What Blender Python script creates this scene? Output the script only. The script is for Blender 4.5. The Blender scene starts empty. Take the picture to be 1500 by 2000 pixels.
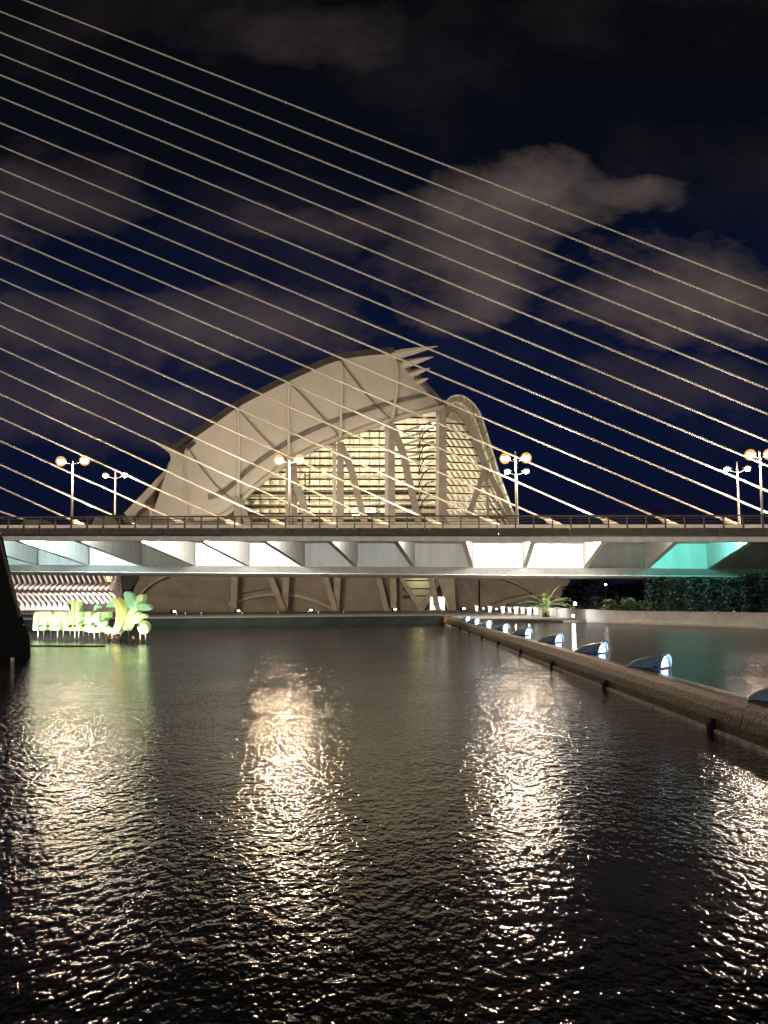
import bpy, math, random
from mathutils import Vector, Matrix
random.seed(7)
R = math.radians
scene = bpy.context.scene
C = scene.collection

# ------------------------------------------------------------------ camera
EYE = Vector((0, 0, 2.5)); FPX = 1491.0; PITCH = 3.5; ROLL = -0.55; SHIFT = 81.0
cam_data = bpy.data.cameras.new('camera'); cam = bpy.data.objects.new('camera', cam_data); C.objects.link(cam)
CM = Matrix.Rotation(R(90 + PITCH), 3, 'X') @ Matrix.Rotation(R(ROLL), 3, 'Z')
cam.matrix_world = Matrix.Translation(EYE) @ CM.to_4x4()
cam_data.sensor_fit = 'VERTICAL'; cam_data.sensor_height = 36; cam_data.sensor_width = 27
cam_data.lens = FPX / 2000 * 36; cam_data.shift_y = SHIFT / 2000
cam_data.clip_end = 3000; cam_data.clip_start = .1
scene.camera = cam

def ray(px, py):
    return CM @ Vector(((px - 750) / FPX, (1000 - py + SHIFT) / FPX, -1))
def P(px, py, d):                    # the point at distance d in front of the viewpoint
    r = ray(px, py); return EYE + r * (d / r.y)
def PZ(px, py, z):                   # the point on a level plane
    r = ray(px, py); return EYE + r * ((z - EYE.z) / r.z)

# ------------------------------------------------------------------ night sky
world = bpy.data.worlds.new('World'); scene.world = world; world.use_nodes = True
nt = world.node_tree; nt.nodes.clear()
def N(t, **kw):
    n = nt.nodes.new(t)
    for k, v in kw.items(): setattr(n, k, v)
    return n
def MA(op, a, b=0.0, clamp=False):
    n = N('ShaderNodeMath', operation=op, use_clamp=clamp)
    for i, v in enumerate((a, b)):
        if isinstance(v, (int, float)): n.inputs[i].default_value = v
        else: nt.links.new(v, n.inputs[i])
    return n.outputs[0]
tc = N('ShaderNodeTexCoord'); sep = N('ShaderNodeSeparateXYZ'); nt.links.new(tc.outputs['Generated'], sep.inputs[0])
dy = MA('MAXIMUM', MA('ABSOLUTE', sep.outputs[1]), .12)
ga = MA('DIVIDE', sep.outputs[0], dy); gb = MA('DIVIDE', sep.outputs[2], dy)
cmb = N('ShaderNodeCombineXYZ'); nt.links.new(ga, cmb.inputs[0]); nt.links.new(MA('MULTIPLY', gb, 1.5), cmb.inputs[1])
def noise(scale, detail, off, rough=.55):
    m = N('ShaderNodeMapping'); m.inputs['Location'].default_value = (off, off * .7, off * .3); nt.links.new(cmb.outputs[0], m.inputs[0])
    n = N('ShaderNodeTexNoise'); n.inputs['Scale'].default_value = scale; n.inputs['Detail'].default_value = detail; n.inputs['Roughness'].default_value = rough
    nt.links.new(m.outputs[0], n.inputs['Vector']); return n.outputs[0]
wx = MA('MULTIPLY', MA('SUBTRACT', noise(4, 5, 3.1), .5), .22); wy = MA('MULTIPLY', MA('SUBTRACT', noise(5, 5, 8.3), .5), .16)
qa = MA('ADD', ga, wx); qb = MA('ADD', gb, wy)
clouds = [(985, 420, 190, 120, 1.0), (900, 520, 150, 110, .85), (1200, 395, 130, 45, .8), (1330, 570, 220, 105, .9), (470, 620, 250, 80, .62),
          (90, 370, 230, 90, .32), (600, 70, 220, 80, .22), (60, 640, 170, 70, .4), (200, 800, 330, 100, .4), (680, 430, 220, 60, .4),
          (1350, 740, 200, 50, .3), (820, 480, 130, 80, .5), (-300, 500, 300, 120, .7), (1800, 400, 260, 110, .8)]
fbm = MA('MULTIPLY', MA('SUBTRACT', noise(5.6, 10, 1.7, .66), .5), 2.3)
dens = MA('MULTIPLY', MA('SUBTRACT', noise(3.0, 5, 5.2), .50), .5, True)
for (px, py, rx, ry, s) in clouds:
    r = ray(px, py); ca, cb = r.x / r.y, r.z / r.y
    u = MA('DIVIDE', MA('SUBTRACT', qa, ca), rx / FPX * 1.3); v = MA('DIVIDE', MA('SUBTRACT', qb, cb), ry / FPX * 1.3)
    e = MA('SUBTRACT', 1.0, MA('ADD', MA('MULTIPLY', u, u), MA('MULTIPLY', v, v)))
    e = MA('MULTIPLY', MA('MULTIPLY', MA('ADD', MA('MAXIMUM', e, -2.0), MA('SUBTRACT', fbm, .16)), 1.05, True), s)
    dens = MA('MAXIMUM', dens, e)
dens = MA('MULTIPLY', dens, MA('ADD', MA('MULTIPLY', noise(9, 6, 4.4, .6), .7), .6), True)
ramp = N('ShaderNodeValToRGB')
el = ramp.color_ramp.elements
el[0].position = 0.0; el[0].color = (.0035, .0042, .013, 1)
el[1].position = 1.0; el[1].color = (.0026, .0028, .0042, 1)
for p, c in ((.12, (.0032, .0052, .020, 1)), (.30, (.0030, .0060, .028, 1)), (.48, (.0024, .0050, .0220, 1)), (.75, (.0024, .0032, .0070, 1))):
    e = el.new(p); e.color = c
nt.links.new(MA('MULTIPLY', gb, 1.25, True), ramp.inputs[0])
mix = N('ShaderNodeMix', data_type='RGBA'); nt.links.new(dens, mix.inputs[0]); nt.links.new(ramp.outputs[0], mix.inputs[6]); mix.inputs[7].default_value = (.092, .069, .063, 1)
bg = N('ShaderNodeBackground'); bg.inputs['Strength'].default_value = 1.0; nt.links.new(mix.outputs[2], bg.inputs[0])
wo = N('ShaderNodeOutputWorld'); nt.links.new(bg.outputs[0], wo.inputs[0])

fill_data = bpy.data.lights.new('night_fill', 'SUN'); fill_data.energy = .95; fill_data.angle = R(12); fill_data.color = (1.0, .86, .68)  # added fill lamp from behind the viewpoint, for unseen ambient light
fill_lamp = bpy.data.objects.new('night_fill', fill_data); C.objects.link(fill_lamp); fill_lamp.rotation_euler = Vector((.28, 1, -.42)).to_track_quat('-Z', 'Y').to_euler()
scene.view_settings.view_transform = 'Standard'; scene.view_settings.look = 'None'
scene.view_settings.exposure = 0; scene.view_settings.gamma = 1; scene.view_settings.use_curve_mapping = False
scene.render.engine = 'CYCLES'
scene.cycles.use_denoising = True
scene.cycles.max_bounces = 6; scene.cycles.diffuse_bounces = 3; scene.cycles.glossy_bounces = 3; scene.cycles.transparent_max_bounces = 10
scene.cycles.sample_clamp_indirect = 4.0; scene.cycles.caustics_reflective = False; scene.cycles.caustics_refractive = False

# ------------------------------------------------------------------ materials
MATS = {}
def mat(name, col, rough=.6, metal=0, spec=.4, noise_scale=0, noise_amt=.25, bump=0, bump_scale=8, emit=None, estr=0, stretch=(1, 1, 1), col2=None):
    m = bpy.data.materials.new(name); m.use_nodes = True; t = m.node_tree; b = t.nodes['Principled BSDF']
    b.inputs['Base Color'].default_value = (*col, 1); b.inputs['Roughness'].default_value = rough; b.inputs['Metallic'].default_value = metal
    b.inputs['Specular IOR Level'].default_value = spec
    if noise_scale:
        g = t.nodes.new('ShaderNodeTexCoord'); mp = t.nodes.new('ShaderNodeMapping'); mp.inputs['Scale'].default_value = stretch
        t.links.new(g.outputs['Object'], mp.inputs[0])
        n = t.nodes.new('ShaderNodeTexNoise'); n.inputs['Scale'].default_value = noise_scale; n.inputs['Detail'].default_value = 6; n.inputs['Roughness'].default_value = .65
        t.links.new(mp.outputs[0], n.inputs['Vector'])
        x = t.nodes.new('ShaderNodeMix'); x.data_type = 'RGBA'
        c2 = col2 if col2 else tuple(c * (1 - noise_amt * 2) for c in col); c1 = col if col2 else tuple(min(1, c * (1 + noise_amt * .6)) for c in col)
        x.inputs[6].default_value = (*c2, 1); x.inputs[7].default_value = (*c1, 1)
        rr = t.nodes.new('ShaderNodeMapRange'); rr.inputs[1].default_value = .32; rr.inputs[2].default_value = .68
        t.links.new(n.outputs[0], rr.inputs[0]); t.links.new(rr.outputs[0], x.inputs[0]); t.links.new(x.outputs[2], b.inputs['Base Color'])
    if bump:
        g = t.nodes.new('ShaderNodeTexCoord'); n2 = t.nodes.new('ShaderNodeTexNoise'); n2.inputs['Scale'].default_value = bump_scale; n2.inputs['Detail'].default_value = 5
        t.links.new(g.outputs['Object'], n2.inputs['Vector']); bp = t.nodes.new('ShaderNodeBump'); bp.inputs['Distance'].default_value = bump; bp.inputs['Strength'].default_value = 1
        t.links.new(n2.outputs[0], bp.inputs['Height']); t.links.new(bp.outputs[0], b.inputs['Normal'])
    if emit:
        b.inputs['Emission Color'].default_value = (*emit, 1); b.inputs['Emission Strength'].default_value = estr
    MATS[name] = m; return m

mat('concrete', (.50, .46, .39), .75, noise_scale=.35, noise_amt=.10, bump=.01, bump_scale=5)
mat('canopy', (.68, .62, .51), .7, noise_scale=.22, noise_amt=.04, stretch=(1, 1, .4))
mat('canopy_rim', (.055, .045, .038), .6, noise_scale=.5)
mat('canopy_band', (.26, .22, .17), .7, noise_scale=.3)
mat('column', (.42, .365, .29), .7, noise_scale=.5, noise_amt=.12)
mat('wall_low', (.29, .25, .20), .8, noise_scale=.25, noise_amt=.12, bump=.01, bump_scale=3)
mat('white_steel', (.78, .75, .66), .45, noise_scale=1.5, noise_amt=.06)
mat('dark_steel', (.05, .037, .028), .5, noise_scale=2, noise_amt=.2)
mat('interior_dark', (.20, .18, .13), .7, noise_scale=.25, noise_amt=.3)
mat('interior_white', (.75, .70, .56), .7, noise_scale=.6, noise_amt=.06)
mat('interior_floor', (.35, .30, .22), .6, noise_scale=.4)
mat('bridge_paint', (.82, .81, .75), .45, noise_scale=1.1, noise_amt=.10, stretch=(1, 1, .18), bump=.004, bump_scale=6)
mat('bridge_web', (.72, .73, .68), .5, noise_scale=.9, noise_amt=.10, stretch=(1, 1, .2))
mat('fascia', (.13, .115, .09), .7, noise_scale=.8, noise_amt=.25, bump=.01)
mat('rail_dark', (.14, .105, .08), .4, metal=.4, noise_scale=3)
mat('asphalt', (.05, .05, .05), .9, noise_scale=4)
mat('kerb_white', (.8, .78, .74), .6, noise_scale=1.5, noise_amt=.1)
mat('cable', (.68, .64, .56), .8, spec=.08, noise_scale=.2, noise_amt=.05)
mat('socket', (.80, .72, .55), .35, noise_scale=2, noise_amt=.1)
mat('galvanised', (.62, .60, .56), .4, metal=.3, noise_scale=4, noise_amt=.1)
mat('plaza', (.19, .17, .145), .55, noise_scale=.6, noise_amt=.15, bump=.006, bump_scale=10)
mat('ground', (.03, .03, .025), .9, noise_scale=.2)
mat('pool_wall', (.010, .013, .009), .8, spec=.1, noise_scale=1.2, noise_amt=.3, bump=.02)
mat('weir', (.14, .085, .02), .42, spec=.3, noise_scale=8, bump=.028, bump_scale=16, col2=(.010, .008, .004))  # brown wet algae tone; gold noise flecks also paint in lamp glints
mat('ledge', (.88, .82, .72), .35, noise_scale=9, bump=.02, bump_scale=14, col2=(.12, .10, .08))
mat('black_metal', (.003, .003, .003), .7, spec=.15, noise_scale=2)
mat('lit_edge', (.04, .037, .034), .4, noise_scale=6, noise_amt=.4)
mat('shell_blue', (.17, .28, .44), .35, noise_scale=6, noise_amt=.2)
mat('shell_light', (.8, .85, .9), .4, emit=(.62, .80, 1.0), estr=18)
mat('lens_warm', (.9, .8, .6), .4, emit=(1.0, .72, .50), estr=1650)
mat('lens_white', (.9, .85, .8), .4, emit=(1.0, .74, .52), estr=560)
mat('lens_bright', (.9, .85, .8), .4, emit=(1.0, .68, .42), estr=3000)
mat('lens_dim', (.9, .85, .8), .4, emit=(1.0, .84, .72), estr=330)
mat('white_wall', (.84, .82, .79), .7, noise_scale=.9, noise_amt=.12, bump=.01)
mat('lamp_spot', (.9, .9, .9), .4, emit=(1.0, .93, .82), estr=60)
mat('glow_white', (.9, .9, .9), .4, emit=(1.0, .95, .85), estr=4)
mat('glow_dim', (.9, .9, .9), .4, emit=(1.0, .95, .85), estr=.9)
mat('glow_orange', (.9, .5, .3), .4, emit=(1.0, .38, .12), estr=6)
mat('sign_green', (.55, .75, .25), .45, emit=(.50, .85, .14), estr=.12, noise_scale=1.3, col2=(.25, .55, .30))
mat('sign_pale', (.74, .92, .50), .45, emit=(.65, 1.0, .38), estr=.16, noise_scale=1.2, noise_amt=.1)
mat('sign_yellow', (.85, .86, .38), .45, emit=(.90, .92, .12), estr=.2, noise_scale=1.2, noise_amt=.1)
mat('sign_leaf', (.30, .65, .35), .45, emit=(.30, .85, .36), estr=.12, noise_scale=1.6, col2=(.6, .85, .6))
mat('red_rail', (.25, .05, .03), .5)
mat('door_glass', (.10, .11, .11), .1)
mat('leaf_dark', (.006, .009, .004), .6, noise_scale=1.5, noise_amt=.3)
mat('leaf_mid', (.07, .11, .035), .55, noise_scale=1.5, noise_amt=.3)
mat('palm_leaf', (.17, .23, .07), .5, noise_scale=2, noise_amt=.25)
mat('bark', (.10, .075, .05), .9, noise_scale=5, bump=.02)
mat('car_dark', (.004, .004, .005), .25, spec=.6)
mat('car_silver', (.45, .45, .46), .25, metal=.5)
mat('tail_light', (.6, .02, .02), .3, emit=(1, .04, .02), estr=6)
mat('rubber', (.015, .015, .015), .8)
mat('mound', (.62, .60, .56), .5, noise_scale=.6, noise_amt=.08)
m = bpy.data.materials.new('halo_globe'); m.use_nodes = True; t = m.node_tree; t.nodes.clear()  # see-through glowing ball imitating the halo around a lamp
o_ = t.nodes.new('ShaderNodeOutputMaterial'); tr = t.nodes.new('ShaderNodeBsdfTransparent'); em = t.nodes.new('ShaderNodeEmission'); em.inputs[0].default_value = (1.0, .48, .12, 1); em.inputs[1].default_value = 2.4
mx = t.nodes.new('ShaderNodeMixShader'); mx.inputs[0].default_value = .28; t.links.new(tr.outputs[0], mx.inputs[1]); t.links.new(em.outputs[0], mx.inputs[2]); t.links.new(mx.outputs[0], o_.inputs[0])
MATS['halo_globe'] = m
# clear glass: mostly see-through with a reflection
m = bpy.data.materials.new('pane_glass'); m.use_nodes = True; t = m.node_tree; t.nodes.clear()
o_ = t.nodes.new('ShaderNodeOutputMaterial'); tr = t.nodes.new('ShaderNodeBsdfTransparent'); tr.inputs[0].default_value = (.93, .95, .92, 1)
gl = t.nodes.new('ShaderNodeBsdfGlossy'); gl.inputs['Roughness'].default_value = .04; fr = t.nodes.new('ShaderNodeFresnel'); fr.inputs[0].default_value = 1.45
mx = t.nodes.new('ShaderNodeMixShader'); t.links.new(fr.outputs[0], mx.inputs[0]); t.links.new(tr.outputs[0], mx.inputs[1]); t.links.new(gl.outputs[0], mx.inputs[2]); t.links.new(mx.outputs[0], o_.inputs[0])
MATS['pane_glass'] = m

def water(name, col, rough, layers):
    m = bpy.data.materials.new(name); m.use_nodes = True; t = m.node_tree; b = t.nodes['Principled BSDF']
    b.inputs['Base Color'].default_value = (*col, 1); b.inputs['Roughness'].default_value = rough; b.inputs['IOR'].default_value = 1.333
    g = t.nodes.new('ShaderNodeTexCoord'); h = None
    for (sx, sy, rot, amp, det) in layers:
        mp = t.nodes.new('ShaderNodeMapping'); mp.inputs['Scale'].default_value = (sx, sy, 1); mp.inputs['Rotation'].default_value = (0, 0, R(rot))
        mp.vector_type = 'TEXTURE' if False else 'POINT'
        t.links.new(g.outputs['Object'], mp.inputs[0])
        n = t.nodes.new('ShaderNodeTexNoise'); n.inputs['Scale'].default_value = 1; n.inputs['Detail'].default_value = det; n.inputs['Roughness'].default_value = .45
        t.links.new(mp.outputs[0], n.inputs['Vector'])
        k = t.nodes.new('ShaderNodeMath'); k.operation = 'MULTIPLY'; k.inputs[1].default_value = amp; t.links.new(n.outputs[0], k.inputs[0])
        if h is None: h = k.outputs[0]
        else:
            a = t.nodes.new('ShaderNodeMath'); a.operation = 'ADD'; t.links.new(h, a.inputs[0]); t.links.new(k.outputs[0], a.inputs[1]); h = a.outputs[0]
    pn = t.nodes.new('ShaderNodeTexNoise'); pn.inputs['Scale'].default_value = .22; pn.inputs['Detail'].default_value = 2; t.links.new(g.outputs['Object'], pn.inputs['Vector'])
    pr_ = t.nodes.new('ShaderNodeMapRange'); pr_.inputs[1].default_value = .3; pr_.inputs[2].default_value = .7; pr_.inputs[3].default_value = .7; pr_.inputs[4].default_value = 1.25; t.links.new(pn.outputs[0], pr_.inputs[0])
    pm = t.nodes.new('ShaderNodeMath'); pm.operation = 'MULTIPLY'; t.links.new(h, pm.inputs[0]); t.links.new(pr_.outputs[0], pm.inputs[1]); h = pm.outputs[0]
    bp = t.nodes.new('ShaderNodeBump'); bp.inputs['Distance'].default_value = 1; bp.inputs['Strength'].default_value = 1
    t.links.new(h, bp.inputs['Height']); t.links.new(bp.outputs[0], b.inputs['Normal'])
    MATS[name] = m
water('water_rippled', (.004, .005, .004), .06, [(23, 16, 12, .0082, 1), (9.4, 6.8, -10, .0138, .5), (2.4, 2.2, 30, .012, 0)])
water('water_calm', (.028, .022, .017), .12, [(5, 7, 5, .014, 2), (14, 18, -8, .004, 1)])
MATS['water_calm'].node_tree.nodes['Principled BSDF'].inputs['IOR'].default_value = 1.05

# ------------------------------------------------------------------ builders
ORG = {}
def finish(o, parent, label, cat, group, kind):
    if label: o['label'] = label
    if cat: o['category'] = cat
    if group: o['group'] = group
    if kind: o['kind'] = kind
    C.objects.link(o)
def mesh(name, vf, mt, parent=None, smooth=False, label=None, cat=None, group=None, kind=None):
    vs, fs = vf; vs = [Vector(v) for v in vs]
    lo = Vector([min(v[i] for v in vs) for i in range(3)]); hi = Vector([max(v[i] for v in vs) for i in range(3)])
    c = (lo + hi) / 2; c.z = lo.z if parent is None else c.z
    me = bpy.data.meshes.new(name); me.from_pydata([tuple(v - c) for v in vs], [], fs); me.update()
    me.materials.append(MATS[mt])
    if smooth: me.polygons.foreach_set('use_smooth', [True] * len(me.polygons))
    o = bpy.data.objects.new(name, me)
    o.location = c - (ORG[parent.name] if parent else Vector())
    o.parent = parent; finish(o, parent, label, cat, group, kind); ORG[o.name] = c
    return o
def empty(name, loc, label, cat, group=None):
    o = bpy.data.objects.new(name, None); o.location = loc; o.empty_display_size = .3
    finish(o, None, label, cat, group, None); ORG[o.name] = Vector(loc); return o
def dup(o, parent, shift):                       # a copy that shares mesh data, moved by a vector
    c = o.copy(); C.objects.link(c); c.parent = parent
    w = ORG[o.name] + Vector(shift); ORG[c.name] = w; c.location = w - (ORG[parent.name] if parent else Vector()); return c
def light(name, kind, loc, power, col, parent=None, size=.3, size_y=None, target=None, spot=None, blend=.5):
    l = bpy.data.lights.new(name, kind); l.energy = power; l.color = col
    if kind == 'AREA':
        l.shape = 'RECTANGLE' if size_y else 'SQUARE'; l.size = size
        if size_y: l.size_y = size_y
    else: l.shadow_soft_size = size
    if kind == 'SPOT': l.spot_size = R(spot); l.spot_blend = blend
    o = bpy.data.objects.new(name, l); C.objects.link(o); loc = Vector(loc)
    o.location = loc - (ORG[parent.name] if parent else Vector()); o.parent = parent
    if target is not None: o.rotation_euler = (Vector(target) - loc).to_track_quat('-Z', 'Y').to_euler()
    return o
def join(*parts):
    V, Fc = [], []
    for v, f in parts:
        n = len(V); V += list(v); Fc += [tuple(i + n for i in q) for q in f]
    return V, Fc
BOXF = [(0, 3, 2, 1), (4, 5, 6, 7), (0, 1, 5, 4), (1, 2, 6, 5), (2, 3, 7, 6), (3, 0, 4, 7)]
def box(c, s, rot=0):
    c = Vector(c); m = Matrix.Rotation(rot, 3, 'Z'); x, y, z = s[0] / 2, s[1] / 2, s[2] / 2
    return [c + m @ Vector(p) for p in ((-x, -y, -z), (x, -y, -z), (x, y, -z), (-x, y, -z), (-x, -y, z), (x, -y, z), (x, y, z), (-x, y, z))], BOXF
def hexa(a, b): return [Vector(v) for v in a + b], BOXF          # two quads
def extrude(pts, vec):                                            # a polygon given thickness along vec
    n = len(pts); vec = Vector(vec); v = [Vector(p) for p in pts] + [Vector(p) + vec for p in pts]
    return v, [tuple(range(n))[::-1], tuple(range(n, 2 * n))] + [(i, (i + 1) % n, n + (i + 1) % n, n + i) for i in range(n)]
def tube(pts, rad, n=8, caps=True):
    pts = [Vector(p) for p in pts]; V, Fc = [], []
    if isinstance(rad, (int, float)): rad = [rad] * len(pts)
    for i, p in enumerate(pts):
        d = (pts[min(i + 1, len(pts) - 1)] - pts[max(i - 1, 0)]).normalized()
        a = d.cross(Vector((0, 0, 1)) if abs(d.z) < .95 else Vector((0, 1, 0))).normalized(); b = d.cross(a)
        V += [p + (a * math.cos(2 * math.pi * k / n) + b * math.sin(2 * math.pi * k / n)) * rad[i] for k in range(n)]
    for i in range(len(pts) - 1):
        for k in range(n):
            Fc.append((i * n + k, i * n + (k + 1) % n, (i + 1) * n + (k + 1) % n, (i + 1) * n + k))
    if caps: Fc += [tuple(range(n))[::-1], tuple(range((len(pts) - 1) * n, len(pts) * n))]
    return V, Fc
def bar(pts, w, h, up=(0, 1, 0)):                                 # rectangular section along a path; h is measured along up
    pts = [Vector(p) for p in pts]; up = Vector(up); V, Fc = [], []
    ws = w if isinstance(w, (list, tuple)) else [w] * len(pts)
    for i, p in enumerate(pts):
        d = (pts[min(i + 1, len(pts) - 1)] - pts[max(i - 1, 0)]).normalized(); a = d.cross(up).normalized(); b = a.cross(d).normalized()
        V += [p + a * ws[i] * sx / 2 + b * h * sy / 2 for sx, sy in ((-1, -1), (1, -1), (1, 1), (-1, 1))]
    for i in range(len(pts) - 1):
        for k in range(4): Fc.append((i * 4 + k, i * 4 + (k + 1) % 4, i * 4 + 4 + (k + 1) % 4, i * 4 + 4 + k))
    n = len(pts) * 4; Fc += [(3, 2, 1, 0), (n - 4, n - 3, n - 2, n - 1)]
    return V, Fc
def ball(c, r, seg=10, rings=6, sq=(1, 1, 1)):
    c = Vector(c); V = [c + Vector((0, 0, r * sq[2]))]; Fc = []
    for i in range(1, rings):
        th = math.pi * i / rings
        for k in range(seg):
            ph = 2 * math.pi * k / seg; V.append(c + Vector((r * sq[0] * math.sin(th) * math.cos(ph), r * sq[1] * math.sin(th) * math.sin(ph), r * sq[2] * math.cos(th))))
    V.append(c - Vector((0, 0, r * sq[2]))); L = len(V) - 1
    for k in range(seg):
        Fc.append((0, 1 + k, 1 + (k + 1) % seg)); Fc.append((L, L - seg + (k + 1) % seg, L - seg + k))
        for i in range(rings - 2): a = 1 + i * seg; Fc.append((a + k, a + seg + k, a + seg + (k + 1) % seg, a + (k + 1) % seg))
    return V, Fc
def spline(pts, n):                                               # Catmull-Rom through tuples
    out = []; m = len(pts)
    for j in range(n):
        t = j / (n - 1) * (m - 1); i = min(int(t), m - 2); f = t - i
        p0, p1, p2, p3 = pts[max(i - 1, 0)], pts[i], pts[i + 1], pts[min(i + 2, m - 1)]
        out.append(tuple(.5 * (2 * b + (c - a) * f + (2 * a - 5 * b + 4 * c - d) * f * f + (3 * b - a - 3 * c + d) * f ** 3) for a, b, c, d in zip(p0, p1, p2, p3)))
    return out
def grid(rows):                                                   # rows of points -> quads
    n = len(rows[0]); V = [p for r in rows for p in r]
    return V, [(i * n + k, i * n + k + 1, (i + 1) * n + k + 1, (i + 1) * n + k) for i in range(len(rows) - 1) for k in range(n - 1)]
def slab(rows, vec):                                              # a grid given thickness by a vector
    V, Fc = grid(rows); n = len(V); m = len(rows[0]); k = len(rows); vec = Vector(vec)
    V2 = [Vector(v) for v in V] + [Vector(v) + vec for v in V]
    F2 = list(Fc) + [tuple(i + n for i in f[::-1]) for f in Fc]
    ring = [i for i in range(m)] + [r * m + m - 1 for r in range(1, k)] + [(k - 1) * m + c for c in range(m - 2, -1, -1)] + [r * m for r in range(k - 2, 0, -1)]
    F2 += [(ring[i], ring[(i + 1) % len(ring)], ring[(i + 1) % len(ring)] + n, ring[i] + n) for i in range(len(ring))]
    return V2, F2

# ------------------------------------------------------------------ the setting
mesh('ground', ([(-1500, -300, -1.2), (1500, -300, -1.2), (1500, 2500, -1.2), (-1500, 2500, -1.2)], [(0, 1, 2, 3)]), 'ground', kind='structure')
WX = 6.12; FAR = 77.6
mesh('lower_pool_water', ([(-70, -8, 0), (WX + .25, -8, 0), (WX + .25, FAR + .1, 0), (-70, FAR + .1, 0)], [(0, 1, 2, 3)]), 'water_rippled', kind='structure')
mesh('upper_pool_water', ([(WX + .45, -8, .64), (70, -8, .64), (70, 79, .64), (WX + .45, 79, .64)], [(0, 1, 2, 3)]), 'water_calm', kind='structure')
wall_px = [(1150, 1213.5), (1200, 1215.5), (1300, 1219), (1400, 1222), (1500, 1226)]
wpts = [PZ(x, y, .70) for x, y in wall_px]; dirx = (wpts[-1] - wpts[-2]).normalized(); wpts.append(wpts[-1] + dirx * 40)
outline = [(-70, FAR), (WX + .2, FAR)] + [tuple(PZ(x, y, .8))[:2] for x, y in ((905, 1207.5), (1020, 1209.5), (1100, 1211.5))] + [(p.x, p.y + .1) for p in wpts] + [(220, 60), (220, 420), (-220, 420), (-220, FAR)]
mesh('plaza', extrude([(x, y, -.9) for x, y in outline], (0, 0, 1.7)), 'plaza', kind='structure')
mesh('near_bank', box((0, -3.5, .1), (160, 7.5, 1.5)), 'plaza', kind='structure')
# the far pool wall
fw = empty('pool_edge_wall', (-20, FAR, 0), 'dark green-black stone edge wall across the far end of the pool', 'wall')
for i in range(19):
    x0 = -70 + i * 4.0
    mesh('wall_block', box((x0 + 2.0, FAR - .12, .39), (3.985, .22, .80)), 'pool_wall', fw)
mesh('coping', box((-32, FAR + .05, .83), (76.4, .62, .07)), 'pool_wall', fw)

# the curved spillway between the two pools
prof = [(WX + .9, .60), (WX + .55, .655), (WX + .40, .66), (WX + .27, .635), (WX + .16, .55), (WX + .08, .40), (WX + .04, .22), (WX + .02, -.6), (WX + .9, -.6)]
sp = empty('spillway_wall', (WX + .3, 40, 0), 'long rounded wet brown spillway wall between the two pools', 'wall')
for i in range(12):
    y0 = -8 + i * 7.15; y1 = y0 + 7.13
    mesh('wall_segment', extrude([(x, y0, z) for x, z in prof], (0, y1 - y0, 0)), 'weir', sp)
mesh('foot_ledge', box((WX + .0, 35, .015), (.09, 86, .06)), 'ledge', sp)
for d in (8, 14.4, 21.3, 28.0, 34.4, 41.2, 48, 55, 62, 69):
    mesh('drain_bracket', join(box((WX - .05, d, .06), (.12, .16, .22)), box((WX - .02, d, .19), (.07, .10, .10))), 'black_metal', sp)
mesh('corner_block', join(box((WX + .25, FAR - .6, .5), (.9, 1.5, .62)), box((WX + .25, FAR - .6, .84), (1.0, 1.6, .06))), 'weir', sp)

# ------------------------------------------------------------------ the bridge
AB = R(6.8); BU = Vector((math.cos(AB), -math.sin(AB), 0)); BW = Vector((math.sin(AB), math.cos(AB), 0)); SL = -.0205
def B(u, w, z): return Vector((0, 67, 0)) + BU * u + BW * w + Vector((0, 0, z + SL * u))
def bpix(px, py, w):                      # bridge coordinates of a sight line at offset w
    o = Vector((0, 67, 0)) + BW * w; r = ray(px, py); tt = (o - EYE).dot(BW) / r.dot(BW); p = EYE + r * tt; u = (p - o).dot(BU); return u, p.z - SL * u
def bbox(u0, u1, w0, w1, z0, z1):
    return hexa([B(u0, w0, z0), B(u1, w0, z0), B(u1, w1, z0), B(u0, w1, z0)], [B(u0, w0, z1), B(u1, w0, z1), B(u1, w1, z1), B(u0, w1, z1)])
br = empty('cable_stayed_bridge', B(0, 14, 0), 'white cable-stayed road bridge crossing above the pool with glowing underside bays', 'bridge')
UA, UB = -62, 58
mesh('deck', bbox(UA, UB, -.25, 28, 8.40, 8.70), 'bridge_paint', br)
mesh('road_surface', bbox(UA, UB, 3.2, 26, 8.704, 8.74), 'asphalt', br)
for k in range(20):
    a_, b_ = UA + 6 * k, UA + 6 * k + 5.96
    mesh('fascia_panel', bbox(a_, b_, -.42, -.252, 8.22, 8.80), 'fascia', br)
    mesh('edge_beam', bbox(a_, b_ + .015, -.1, .55, 7.68, 8.398), 'bridge_paint', br)
mesh('lower_chord', hexa([B(UA, 13.2, 5.30), B(UB, 13.2, 5.30), B(UB, 13.6, 5.30), B(UA, 13.6, 5.30)], [B(UA, 12, 5.93), B(UB, 12, 5.93), B(UB, 13.6, 5.93), B(UA, 13.6, 5.93)]), 'bridge_paint', br)
mesh('box_web', bbox(UA, UB, 12.45, 12.7, 5.932, 8.397), 'bridge_web', br)
mesh('box_bottom', bbox(UA, UB, 13.3, 27, 5.18, 5.298), 'bridge_paint', br)
mesh('far_beam', bbox(UA, UB, 27.2, 27.9, 6.2, 8.39), 'bridge_paint', br)
mesh('kerb', bbox(UA, UB, 2.6, 3.19, 8.705, 8.95), 'kerb_white', br)
mesh('crash_barrier', join(bbox(UA, UB, 2.75, 2.95, 9.12, 9.40), *[bbox(u - .08, u + .08, 2.8, 2.9, 8.952, 9.12) for u in range(UA, UB, 3)]), 'kerb_white', br)
mesh('median_barrier', bbox(UA, UB, 12.6, 15.4, 8.745, 9.45), 'kerb_white', br)
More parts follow.
